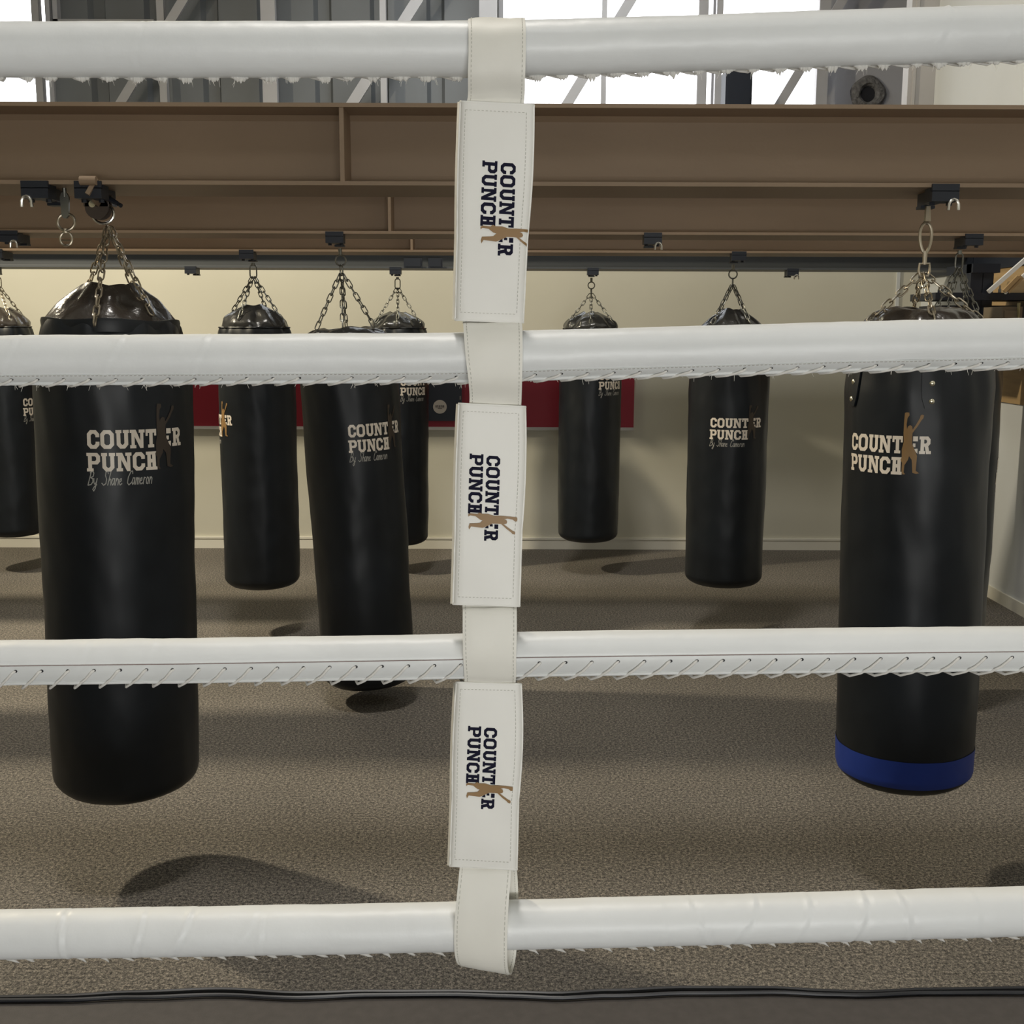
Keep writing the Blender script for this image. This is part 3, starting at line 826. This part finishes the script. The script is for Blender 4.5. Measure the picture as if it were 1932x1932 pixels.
# row 4
make_bag(('black bag cut by the left edge of the frame', 'black clamp on the farthest beam at the left frame edge'), 3, -4, 515, 20, 1017, .209, .125, .06,
         'dome', (43, 752, 0, .047, .052), seed=21, hang='link', anchors=(20, 110, 200, 290), mats=(CAP, CHAIN), rimz=.0)
make_bag(('far black bag partly behind the tall leaning bag', 'black clamp on the farthest beam left of the white strap'), 3, 750, 515, 750, 1033, .209, .107, .05,
         'dome', (756, 713, 0, .047, .052), tilt=.6, seed=24, hang='link', anchors=(0, 60, 180, -60), mats=(CAPG, DCHAIN), rimz=.0)
make_bag(('farthest black bag just right of the white strap', 'black clamp on the farthest beam right of the white strap'), 3, 1116, 515, 1110, 1027, .209, .112, .045,
         'dome', (1131, 702, 0, .047, .052), seed=27, hang='ring', anchors=(0, 65, 180, -65), mats=(CAPG, DCHAIN), rimz=.0)
# the large bracket of the nearest left bag gets cheek plates, bolt, lever and ring
br = [o for o in C.objects if o.name.startswith('beam_clamp') and o.get('label', '').startswith('large clamp bracket')][0]
o_ = OFF[br.name]; yy = o_.y - .03
m = MB()
for dy in (-.022, .008):
    cc = Vector((o_.x-.012, yy+dy, BZ0-.052)); m.disc(cc, (0, -1, 0), .033, .006, 24)
    m.box((cc.x-.036, cc.y-.006, BZ0-.05), (cc.x+.034, cc.y, BZ0-.016))
part(m, 'cheek_plate', BRACKET, br)
m = MB(); m.disc(Vector((o_.x-.022, yy-.028, BZ0-.044)), (0, -1, 0), .0095, .006, 16); part(m, 'pivot_bolt', BRASS, br)
m = MB(); m.tube([Vector((o_.x+.01, yy-.03, BZ0-.02)), Vector((o_.x+.055, yy-.04, BZ0-.045))], [.009, .006], 8); m.disc(Vector((o_.x+.058, yy-.04, BZ0-.047)), (.8, -.4, -.4), .006, .006, 10)
part(m, 'lever', BLACKSTEEL, br)
fy = ROWY[0] - .002
a = P(152, 345, fy-.01); c = P(183, 345, fy-.01)
m = MB(); m.tube([Vector((a.x, fy-.012, BZ0+.008)), Vector((c.x, fy-.012, BZ0+.008))], .0125, 12)
m.bar(Vector((a.x+.03, fy-.012, BZ0-.006)), Vector((o_.x, yy-.01, BZ0-.03)), .012, .05)
part(m, 'jaw', BEAM, br)
cr = Vector((o_.x+.0, yy-.01, BZ0-.068))
m = MB(); m.tube(ring_path(cr, .030, (1,0,0), (0,.1,1), 24, .028), .0042, 8, True); part(m, 'ring', CHROME, br)

# ------------------------------------------------------------------ boxing ring platform
RZ = CAMZ - 1.0
YE = 1.575
edge = [(-700, 1892), (0, 1887), (120, 1886), (250, 1880), (420, 1874), (560, 1880), (700, 1876), (850, 1876), (960, 1879), (1050, 1882), (1150, 1877),
        (1300, 1871), (1460, 1870), (1560, 1875), (1620, 1877), (1750, 1873), (1932, 1872), (2700, 1868)]
b = MB(); b.box((-3.4, -3.2, 0), (2.5, YE-.03, RZ-.03)); 
rt = thing('ring_platform', 'dark boxing ring floor along the bottom of the frame', 'boxing ring', (-.4, -.8, 0))
part(b, 'platform_base', BLACKSTEEL, rt)
def edge_y(x):
    pts = [P(a_, b_, YE) for a_, b_ in edge]
    # project onto plane z=RZ
    out = []
    for a_, b_ in edge:
        d = RM @ Vector(((a_-966)/F, (966-b_)/F, -1)); t = (RZ - CAMZ)/d.z; out.append(O + d*t)
    for p, q_ in zip(out, out[1:]):
        if p.x <= x <= q_.x:
            t = (x-p.x)/(q_.x-p.x); t = t*t*(3-2*t); return p.y + (q_.y-p.y)*t
    return out[0].y if x < out[0].x else out[-1].y
m = MB(); n = 160; rows = [[], [], [], []]
for i in range(n+1):
    x = -3.4 + 5.9*i/n if False else -1.6 + 3.2*i/n
    ey = edge_y(x)
    rows[0].append(Vector((x, -3.2, RZ))); rows[1].append(Vector((x, ey-.03, RZ))); rows[2].append(Vector((x, ey, RZ-.002))); rows[3].append(Vector((x, ey+.004, RZ-.05)))
m.grid(rows)
m.box((-3.4, -3.2, RZ-.03), (-1.6, YE, RZ)); m.box((1.6, -3.2, RZ-.03), (2.5, YE, RZ))
part(m, 'ring_mat', CANVAS, rt)
m = MB()
for k, (dy, dz, rr) in enumerate(((.004, .002, .0042), (-.007, .003, .0032))):
    m.tube([Vector((x, edge_y(x)+dy + .002*sin(x*9+k*2), RZ+dz)) for x in [-1.6+3.2*i/160 for i in range(161)]], rr, 8)
part(m, 'edge_cord', CORD, rt)

# ------------------------------------------------------------------ ring ropes
YR = 1.15
def catmull(pts, x):
    for (x0, y0), (x1, y1) in zip(pts, pts[1:]):
        if x <= x1 or (x1, y1) == pts[-1]:
            t = (x-x0)/(x1-x0)
            if t > 1 or t < 0: return y0 + (y1-y0)*t
            return y0 + (y1-y0)*t
def make_rope(label, pts, dia, lace_a, flap, folds, tuft_a, tuft_kind, seed, has_flap):
    rnd = random.Random(seed)
    W = [P(a_, b_, YR) for a_, b_ in pts]; W = [(p.x, p.z) for p in W]
    def cz(x):
        # small smoothing window over the polyline
        return sum(catmull(W, x + d) for d in (-.02, -.01, 0, .01, .02)) / 5 if W[0][0] < x < W[-1][0] else catmull(W, x)
    r = dia/2
    x0, x1 = -1.7, 1.7
    root = thing('ring_rope', label, 'rope', (x0, YR, cz(x0)), group='padded ropes of the boxing ring')
    FD = [(P(px, 900, YR).x, sl, wd, am) for px, sl, wd, am in folds]
    def rr(x, a):
        k = r
        for fx_, sl, wd, am in FD:
            if abs(x - fx_) < .05:
                u = (x - fx_ - sl*(sin(a)) - .0012*sin(a*3))/wd
                if abs(u) < 3.5: k += am*(math.exp(-u*u) - .8*math.exp(-(u-1.6)**2))*max(.25, min(1, cos(a-.3)+.35))
        k += .0005*noise.noise(Vector((x*14, a*1.3, seed))) + .0003*noise.noise(Vector((x*50, a*2, seed)))
        return k
    def S(x, a, off=0):
        k = rr(x, a) + off
        return Vector((x, YR - cos(a)*k, cz(x) + sin(a)*k))
    xs = []
    x = x0
    while x < x1:
        xs.append(x); x += .003 if abs(x) < .56 else .02
    xs.append(x1)
    n = 40; m = MB()
    m.grid([[S(x, 2*pi*k/n) for k in range(n)] for x in xs], True)
    m.add([S(x0, 2*pi*k/n) for k in range(n)], [tuple(range(n-1, -1, -1))]); m.add([S(x1, 2*pi*k/n) for k in range(n)], [tuple(range(n))])
    part(m, 'padded_cover', VINYL, root, angle=70)
    pitch = .0259 if has_flap != 3 else .0268
    N = int((x1-x0)/pitch)
    aH = R(lace_a)
    if has_flap:
        at, ab = R(flap[0]), R(flap[1])
        m = MB(); rows = []
        for x in xs:
            rows.append([S(x, at, -.0003), S(x, at, .0012)] + [S(x, at+(ab-at)*j/8, .0014) for j in range(1, 9)] + [S(x, ab-.03, .0)])
        m.grid(rows)
        m.tube([S(x, ab, .0018) for x in xs], .0021, 8)
        # seam line and lace holes belong to the flap
        if has_flap == 3:
            m.tube([S(x, at-.02, .0012+.0001*sin(x*900)) for x in xs if abs(x) < .6], .00045, 5, mi=2)
        else:
            x = -.6
            while x < .6:
                m.tube([S(x, at-.03, .0014), S(x+.0012, at-.03, .0017), S(x+.0024, at-.03, .0014)], .0004, 5, mi=1); x += .0042
        for i in range(N):
            xi = x0 + (i+.5)*pitch
            c = S(xi, aH, .0015); nrm = Vector((0, -cos(aH), sin(aH)))
            e2 = Vector((0, sin(aH), cos(aH)))
            m.add([c + nrm*.0003 + Vector((1,0,0))*cos(w)*.0019 + e2*sin(w)*.0016 for w in [2*pi*k/12 for k in range(12)]], [tuple(range(12))], 3)
        part(m, 'seam_flap', [FLAP, STITCH, BROWNST, HOLE], root, angle=50)
    # lace cord, one continuous spiral
    ab = R(flap[1]) if has_flap else aH - R(25)
    path = []
    for i in range(N-1, 0, -1):
        xi = x0 + (i+.5)*pitch + rnd.uniform(-.0012, .0012)
        j = rnd.uniform(-.03, .03)
        path += [S(xi+.0004, aH, .0008), S(xi-.002, aH-.06, .0028), S(xi-.35*pitch, (aH+ab)/2-.05+j, .0032), S(xi-.66*pitch, ab-.02, .0038), S(xi-.98*pitch, ab-R(26), .0034),
                 S(xi-1.15*pitch, ab-R(60), .002), S(xi-1.05*pitch, ab-R(75), -.001), S(xi-pitch, aH-R(20), -.0025), S(xi-pitch+.0006, aH, -.001)]
    # smooth subdivision of the path
    sm = []
    for i in range(len(path)-1):
        sm.append(path[i]); sm.append((path[i]+path[i+1])/2)
    m = MB(); m.tube(sm, .00145, 6, caps=False); part(m, 'lace_cord', LACE, root, angle=80)
    # frayed padding fibres poking out between the laces
    if tuft_kind:
        m = MB(); ta = R(tuft_a)
        for i in range(N):
            xi = x0 + (i+.5)*pitch + rnd.uniform(-.003, .003)
            if abs(xi) > .75 or rnd.random() < .04: continue
            if tuft_kind == 'fluff':
                w = rnd.uniform(.0045, .0075); dp = rnd.uniform(.0035, .0075)*(.75 if has_flap else 1)
                for j in range(7):
                    u = -1 + 2*j/6 + rnd.uniform(-.1, .1)
                    c = S(xi + u*w, ta, -.0005); hh = dp*(1 - .75*u*u)*rnd.uniform(.6, 1.1)
                    c2 = c + Vector((rnd.uniform(-.0008, .0008), rnd.uniform(-.001, .001), -hh))
                    m.tube([c + Vector((0, 0, .001)), (c+c2)/2, c2], [w*.34, w*.30, w*.06], 6)
                for j in range(rnd.randint(2, 5)):
                    c = S(xi + rnd.uniform(-1.1, 1.1)*w, ta, -.0002); L = rnd.uniform(.002, .009)
                    dx = rnd.uniform(-.003, .003)
                    m.tube([c, c+Vector((dx*.3, 0, -L*.5)), c+Vector((dx, 0, -L))], [.0003, .0002, .0001], 4)
            else:
                L = rnd.uniform(.006, .012); c = S(xi, ta, -.001); d = 1
                m.tube([c+Vector((-.006, 0, .0015)), c+Vector((0, 0, -.0005)), c+Vector((L*.6, 0, -.0035)), c+Vector((L, 0, -.0045-rnd.uniform(0, .003)))], [.0012, .0026, .0015, .0003], 6)
                for j in range(2):
                    m.tube([c, c+Vector((rnd.uniform(0, .01), 0, -rnd.uniform(.002, .006)))], [.0004, .0001], 4)
        o = part(m, 'frayed_fibres', TUFT, root, angle=80); o['kind'] = 'stuff'
    return root, S, cz
rope1 = make_rope('top padded white rope of the boxing ring', [(-900, 97), (0, 94), (600, 94), (880, 93), (992, 91), (1288, 83), (1600, 72), (1932, 62), (2900, 36)], .0508, -112, None,
    [(95, .006, .0012, .0004), (308, .004, .0012, .0005), (1395, .002, .0012, .0003), (1718, .008, .0016, .0010), (1835, .004, .0014, .0005), (1922, .006, .0014, .0008)], -93, 'fluff', 11, 0)
rope2 = make_rope('second padded white rope from the top, laced along its underside', [(-900, 682), (0, 678), (500, 675), (870, 673), (990, 669), (1288, 661), (1600, 652), (1932, 645), (2900, 618)], .0475, -50, (-38, -68),
    [(45, .008, .0018, .0006), (235, .010, .0018, .0006), (395, .008, .0018, .0006), (1720, .004, .0015, .0003)], -97, 'fluff', 12, 2)
rope3 = make_rope('third padded white rope from the top, with visible lace holes', [(-900, 1268), (0, 1250), (360, 1246), (870, 1238), (990, 1234), (1288, 1230), (1932, 1223), (2900, 1212)], .0468, -5, (9, -42),
    [(140, .008, .003, .0004), (268, .008, .003, .0003)], -80, None, 13, 3)
rope4 = make_rope('lowest padded white rope, creased and frayed underneath', [(-900, 1778), (0, 1763), (692, 1752), (860, 1748), (980, 1744), (1240, 1738), (1932, 1719), (2900, 1692)], .0518, -118, None,
    [(78, -.004, .0022, .0015), (226, .004, .002, .0011), (306, .012, .0025, .0013), (430, .016, .003, .0005), (471, .0, .002, .0005), (1270, .0, .002, .0004), (1348, -.014, .0022, .0011), (1425, .016, .0025, .0010),
     (1542, .010, .0025, .0010), (1655, .008, .0030, .0016), (1752, -.006, .0026, .0014), (1888, .0, .002, .0006)], -76, 'tip', 14, 0)

# ------------------------------------------------------------------ the spacer strap with its three printed sleeves
rt = thing('rope_strap', 'white vertical strap with three logo sleeves hanging over the four ropes', 'strap', P(930, 1838, 1.15))
secs = [  # (left px, right px, py left, py right, Y)
 (884, 991, 38, 37, 1.150), (883, 991, 42, 41, 1.133), (884, 992, 60, 59, 1.1200), (884, 992, 95, 95, 1.1170), (883, 991, 140, 140, 1.1200), (883, 990, 178, 178, 1.131),
 (880, 988, 215, 215, 1.134), (876, 984, 400, 400, 1.134), (873, 982, 590, 590, 1.134), (874, 985, 612, 612, 1.129), (876, 986, 640, 640, 1.1200), (879, 986, 676, 676, 1.1180), (884, 985, 718, 718, 1.1205),
 (886, 984, 750, 750, 1.130), (884, 982, 790, 790, 1.134), (878, 978, 950, 950, 1.134), (873, 975, 1125, 1125, 1.134), (873, 975, 1155, 1155, 1.1265), (873, 975, 1195, 1195, 1.1220), (874, 974, 1237, 1237, 1.1200), (876, 974, 1272, 1272, 1.1245),
 (876, 972, 1310, 1310, 1.134), (872, 969, 1480, 1480, 1.134), (868, 965, 1620, 1620, 1.132), (866, 964, 1650, 1650, 1.128), (861, 960, 1700, 1700, 1.1215), (857.5, 957.5, 1745, 1748, 1.1195),
 (857, 957, 1785, 1795, 1.121), (860, 958, 1808, 1822, 1.127), (866, 961, 1819, 1835, 1.138), (873, 966, 1817, 1834, 1.156), (876, 971, 1800, 1818, 1.172), (878, 975, 1775, 1788, 1.180), (880, 978, 1735, 1740, 1.181),
 (882, 978, 1700, 1700, 1.178), (880, 976, 1650, 1650, 1.155), (875, 972, 1620, 1620, 1.142), (875, 970, 1480, 1480, 1.141), (880, 975, 1310, 1310, 1.141), (880, 975, 1285, 1285, 1.155), (880, 975, 1240, 1240, 1.178),
 (878, 975, 1195, 1195, 1.176), (878, 975, 1155, 1155, 1.150), (878, 975, 1125, 1125, 1.141), (880, 978, 950, 950, 1.141), (886, 982, 790, 790, 1.141), (888, 984, 755, 755, 1.155), (888, 984, 690, 690, 1.179),
 (886, 984, 640, 640, 1.175), (884, 984, 615, 615, 1.150), (880, 982, 590, 590, 1.141), (884, 984, 400, 400, 1.141), (886, 986, 215, 215, 1.141), (886, 986, 180, 180, 1.150), (885, 988, 140, 140, 1.174), (884, 990, 90, 90, 1.180),
 (884, 991, 50, 50, 1.174), (884, 991, 40, 39, 1.162)]
LR = [(P(l, pl, Y), P(r_, pr, Y)) for l, r_, pl, pr, Y in secs]
def crs(a, b_, c, d, t):
    return ((b_*2) + (c-a)*t + (a*2-b_*5+c*4-d)*t*t + (b_*3-a-c*3+d)*t*t*t)*.5
ns = len(LR); fine = []
for i in range(ns):
    for t in (0, .2, .4, .6, .8):
        fine.append((crs(LR[i-1][0], LR[i][0], LR[(i+1) % ns][0], LR[(i+2) % ns][0], t), crs(LR[i-1][1], LR[i][1], LR[(i+1) % ns][1], LR[(i+2) % ns][1], t)))
nf = len(fine); th_ = .0018
rows = []
for i in range(nf):
    l, r_ = fine[i]; a = (fine[(i+1) % nf][0]+fine[(i+1) % nf][1]) - (fine[i-1][0]+fine[i-1][1])
    w = (r_-l); nn = a.cross(w).normalized()      # outward normal
    row_ = []
    def wob(t):
        return nn * (.0009*noise.noise(Vector((t*2.5, i*.09, 3))) + .0011*sin(t*5 + i*.35)*sin(pi*t)*.6)
    for j in range(9): row_.append(l + w*(j/8) - nn*0 + wob(j/8))
    for j in range(8, -1, -1): row_.append(l + w*(j/8) + nn*th_*(1 if 0 < j < 8 else .6) + wob(j/8))
    rows.append(row_)
rows.append(rows[0])
m = MB(); m.grid(rows, True)
st = part(m, 'strap_band', CREAM, rt, angle=60)
# normals may point either way: stitching is laid on both faces
m = MB()
for i in range(0, nf-1):
    for side in (.055, .945):
        l, r_ = fine[i]; l2, r2 = fine[i+1]
        a = l + (r_-l)*side; b_ = l2 + (r2-l2)*side
        L = (b_-a).length; k = max(1, int(L/.0036))
        ad = (fine[(i+1) % nf][0]+fine[(i+1) % nf][1]) - (fine[i-1][0]+fine[i-1][1]); nn = ad.cross(r_-l).normalized()
        for j in range(k):
            for sg in (0, th_):
                p = a + (b_-a)*(j/k) + nn*(sg + (.0003 if sg else -.0003)); q_ = a + (b_-a)*((j+.55)/k) + nn*(sg + (.0003 if sg else -.0003))
                tt = side
                wv = nn * (.0009*noise.noise(Vector((tt*2.5, i*.09, 3))) + .0011*sin(tt*5 + i*.35)*sin(pi*tt)*.6)
                m.bar(p+wv, q_+wv, .0006, .0004)
m_s = part(m, 'strap_stitching', SSTITCH, st, True)

def sleeve(TL, TR, BL_, BR, bow, logo, seed):
    yf, yk = 1.1275, 1.1475
    nr = 40
    rows = []
    def edge_pt(t, s, Y):
        """t down 0..1, s across 0..1"""
        px = (TL[0]*(1-s)+TR[0]*s)*(1-t) + (BL_[0]*(1-s)+BR[0]*s)*t + bow*sin(pi*min(1, t*1.6))*(s-.3)
        py = (TL[1]*(1-s)+TR[1]*s)*(1-t) + (BL_[1]*(1-s)+BR[1]*s)*t
        return P(px, py, Y)
    def front(s, t):
        e = min(s, 1-s); rnd_ = .0045*(1-min(1, e/.06))**2
        return yf + rnd_ - .0012*sin(pi*s)*sin(pi*t) + .0012*noise.noise(Vector((s*2, t*4, seed)))
    S_ = [0, .012, .03, .06, .15, .3, .45, .6, .75, .85, .94, .97, .988, 1]
    for i in range(nr+1):
        t = i/nr
        row_ = [edge_pt(t, s, front(s, t)) for s in S_]
        # back face, slightly wider so it shows at the left edge
        row_ += [edge_pt(t, s, yk) + Vector((dx, 0, 0)) for s, dx in ((1, -.0005), (.7, 0), (.3, 0), (0, -.003))]
        rows.append(row_)
    m = MB(); m.grid(rows, True)
    # hems: rolled edges at top and bottom
    for t, dz in ((0, 0), (1, 0)):
        m.tube([edge_pt(t, s, front(s, t)+.001) for s in S_], .0014, 6)
    for s in (0, 1):
        m.tube([edge_pt(i/nr, s, front(s, i/nr)) for i in range(nr+1)], .0011, 6)
    # inner lining closes the pocket just inside the ends
    sl = part(m, 'logo_sleeve', SLEEVE, rt, angle=60)
    m = MB()
    def dash(s0, t0, s1, t1):
        a = edge_pt(t0, s0, front(s0, t0)-.0003); b_ = edge_pt(t1, s1, front(s1, t1)-.0003)
        m.bar(a, b_, .0006, .0004, (0, 0, 1) if abs(t0-t1) < 1e-6 else (0, 1, 0))
    hpx = BL_[1]-TL[1]; k = int(hpx/8)
    for i in range(k):
        t = .035 + .93*i/k
        for s in (.07, .90): dash(s, t, s, t + .93*.62/k)
    for i in range(15):
        s = .07 + .83*i/15
        for t in (.035, .965): dash(s, t, s + .83*.55/15, t)
    part(m, 'stitching', SSTITCH, sl)
    # print, reading downwards: x runs down the sleeve, y towards its right edge
    bx, by, cap, tilt_ = logo
    def fn(off):
        def g(x, y):
            px = bx + y*cap - x*cap*tilt_; py = by + x*cap + y*cap*.02
            t = (py-TL[1])/hpx
            wl = TL[0]*(1-t)+BL_[0]*t; wr_ = TR[0]*(1-t)+BR[0]*t
            s = (px-wl-bow*sin(pi*min(1, t*1.6))*(-.3))/(wr_-wl + bow*sin(pi*min(1, t*1.6)))
            p = edge_pt(t, min(1, s), front(min(1, s), t)-off)
            return p
        return g
    for tx in (TEXT, TEXT3, TEXT2):
        m = MB(); put_quads(m, tx, fn(.0004), 2); part(m, 'lettering', INK, sl, angle=80)
    m = MB(); put_poly(m, [(x, y) for x, y in FIG], fn(.0009), 2); part(m, 'boxer_print', BRONZE, sl, angle=80)
sleeve((869, 192), (1007, 199), (859, 603), (987, 608), 5, (945, 303, 28.5, .035), 1)
sleeve((866, 762), (991, 768), (855, 1139), (980, 1143), 5, (918, 857, 26.1, .03), 2)
sleeve((861, 1288), (983, 1291), (849, 1633), (975, 1640), 7, (913.5, 1371, 24.8, .04), 3)

# ------------------------------------------------------------------ light
w = bpy.data.worlds.new('world'); sc.world = w; w.use_nodes = True
bg = w.node_tree.nodes['Background']; bg.inputs[0].default_value = (.95, .97, 1, 1); bg.inputs[1].default_value = 4.0
def area(name, loc, target, size, power, col, sy=None):
    l = bpy.data.lights.new(name, 'AREA'); l.energy = power; l.color = col; l.size = size
    if sy: l.shape = 'RECTANGLE'; l.size_y = sy
    o = bpy.data.objects.new(name, l); C.objects.link(o); o.location = loc
    d = Vector(target) - Vector(loc); o.rotation_euler = d.to_track_quat('-Z', 'Y').to_euler(); return o
area('lamp_left', (-4.6, 5.5, 4.6), (.5, 5.9, .4), .22, 300, (1, .88, .66))
area('roof_lamp', (-.8, 2.8, 9.4), (-.8, 2.9, 0), 1.0, 275, (1, .95, .88), 1.0)
area('ring_fill', (.1, -.6, 5.2), (.1, 1.3, .6), 1.4, 14, (.93, .97, 1), .8)  # unseen fill light added for the ropes, beam fronts and logos
area('rear_fill', (.4, -2.5, 1.0), (.1, 1.2, .7), 1.8, 66, (.98, .98, .96), .7)  # unseen front fill added behind the camera to brighten the lower ropes
area('highbay_hall', (-2.2, 6.9, 5.2), (-1.8, 7.6, 0), .8, 30, (1, .93, .68), .8)
area('far_fill', (0, 11, 5.7), (0, 12.2, 0), 3.0, 60, (.9, .95, 1), 1.0)  # unseen fill light added in front of the far wall

sc.view_settings.view_transform = 'Standard'
sc.view_settings.look = 'None'
sc.view_settings.exposure = 0
sc.view_settings.gamma = 1
try: sc.view_settings.use_curve_mapping = False
except Exception: pass
sc.cycles.use_denoising = True
sc.cycles.max_bounces = 8
sc.cycles.sample_clamp_indirect = 8
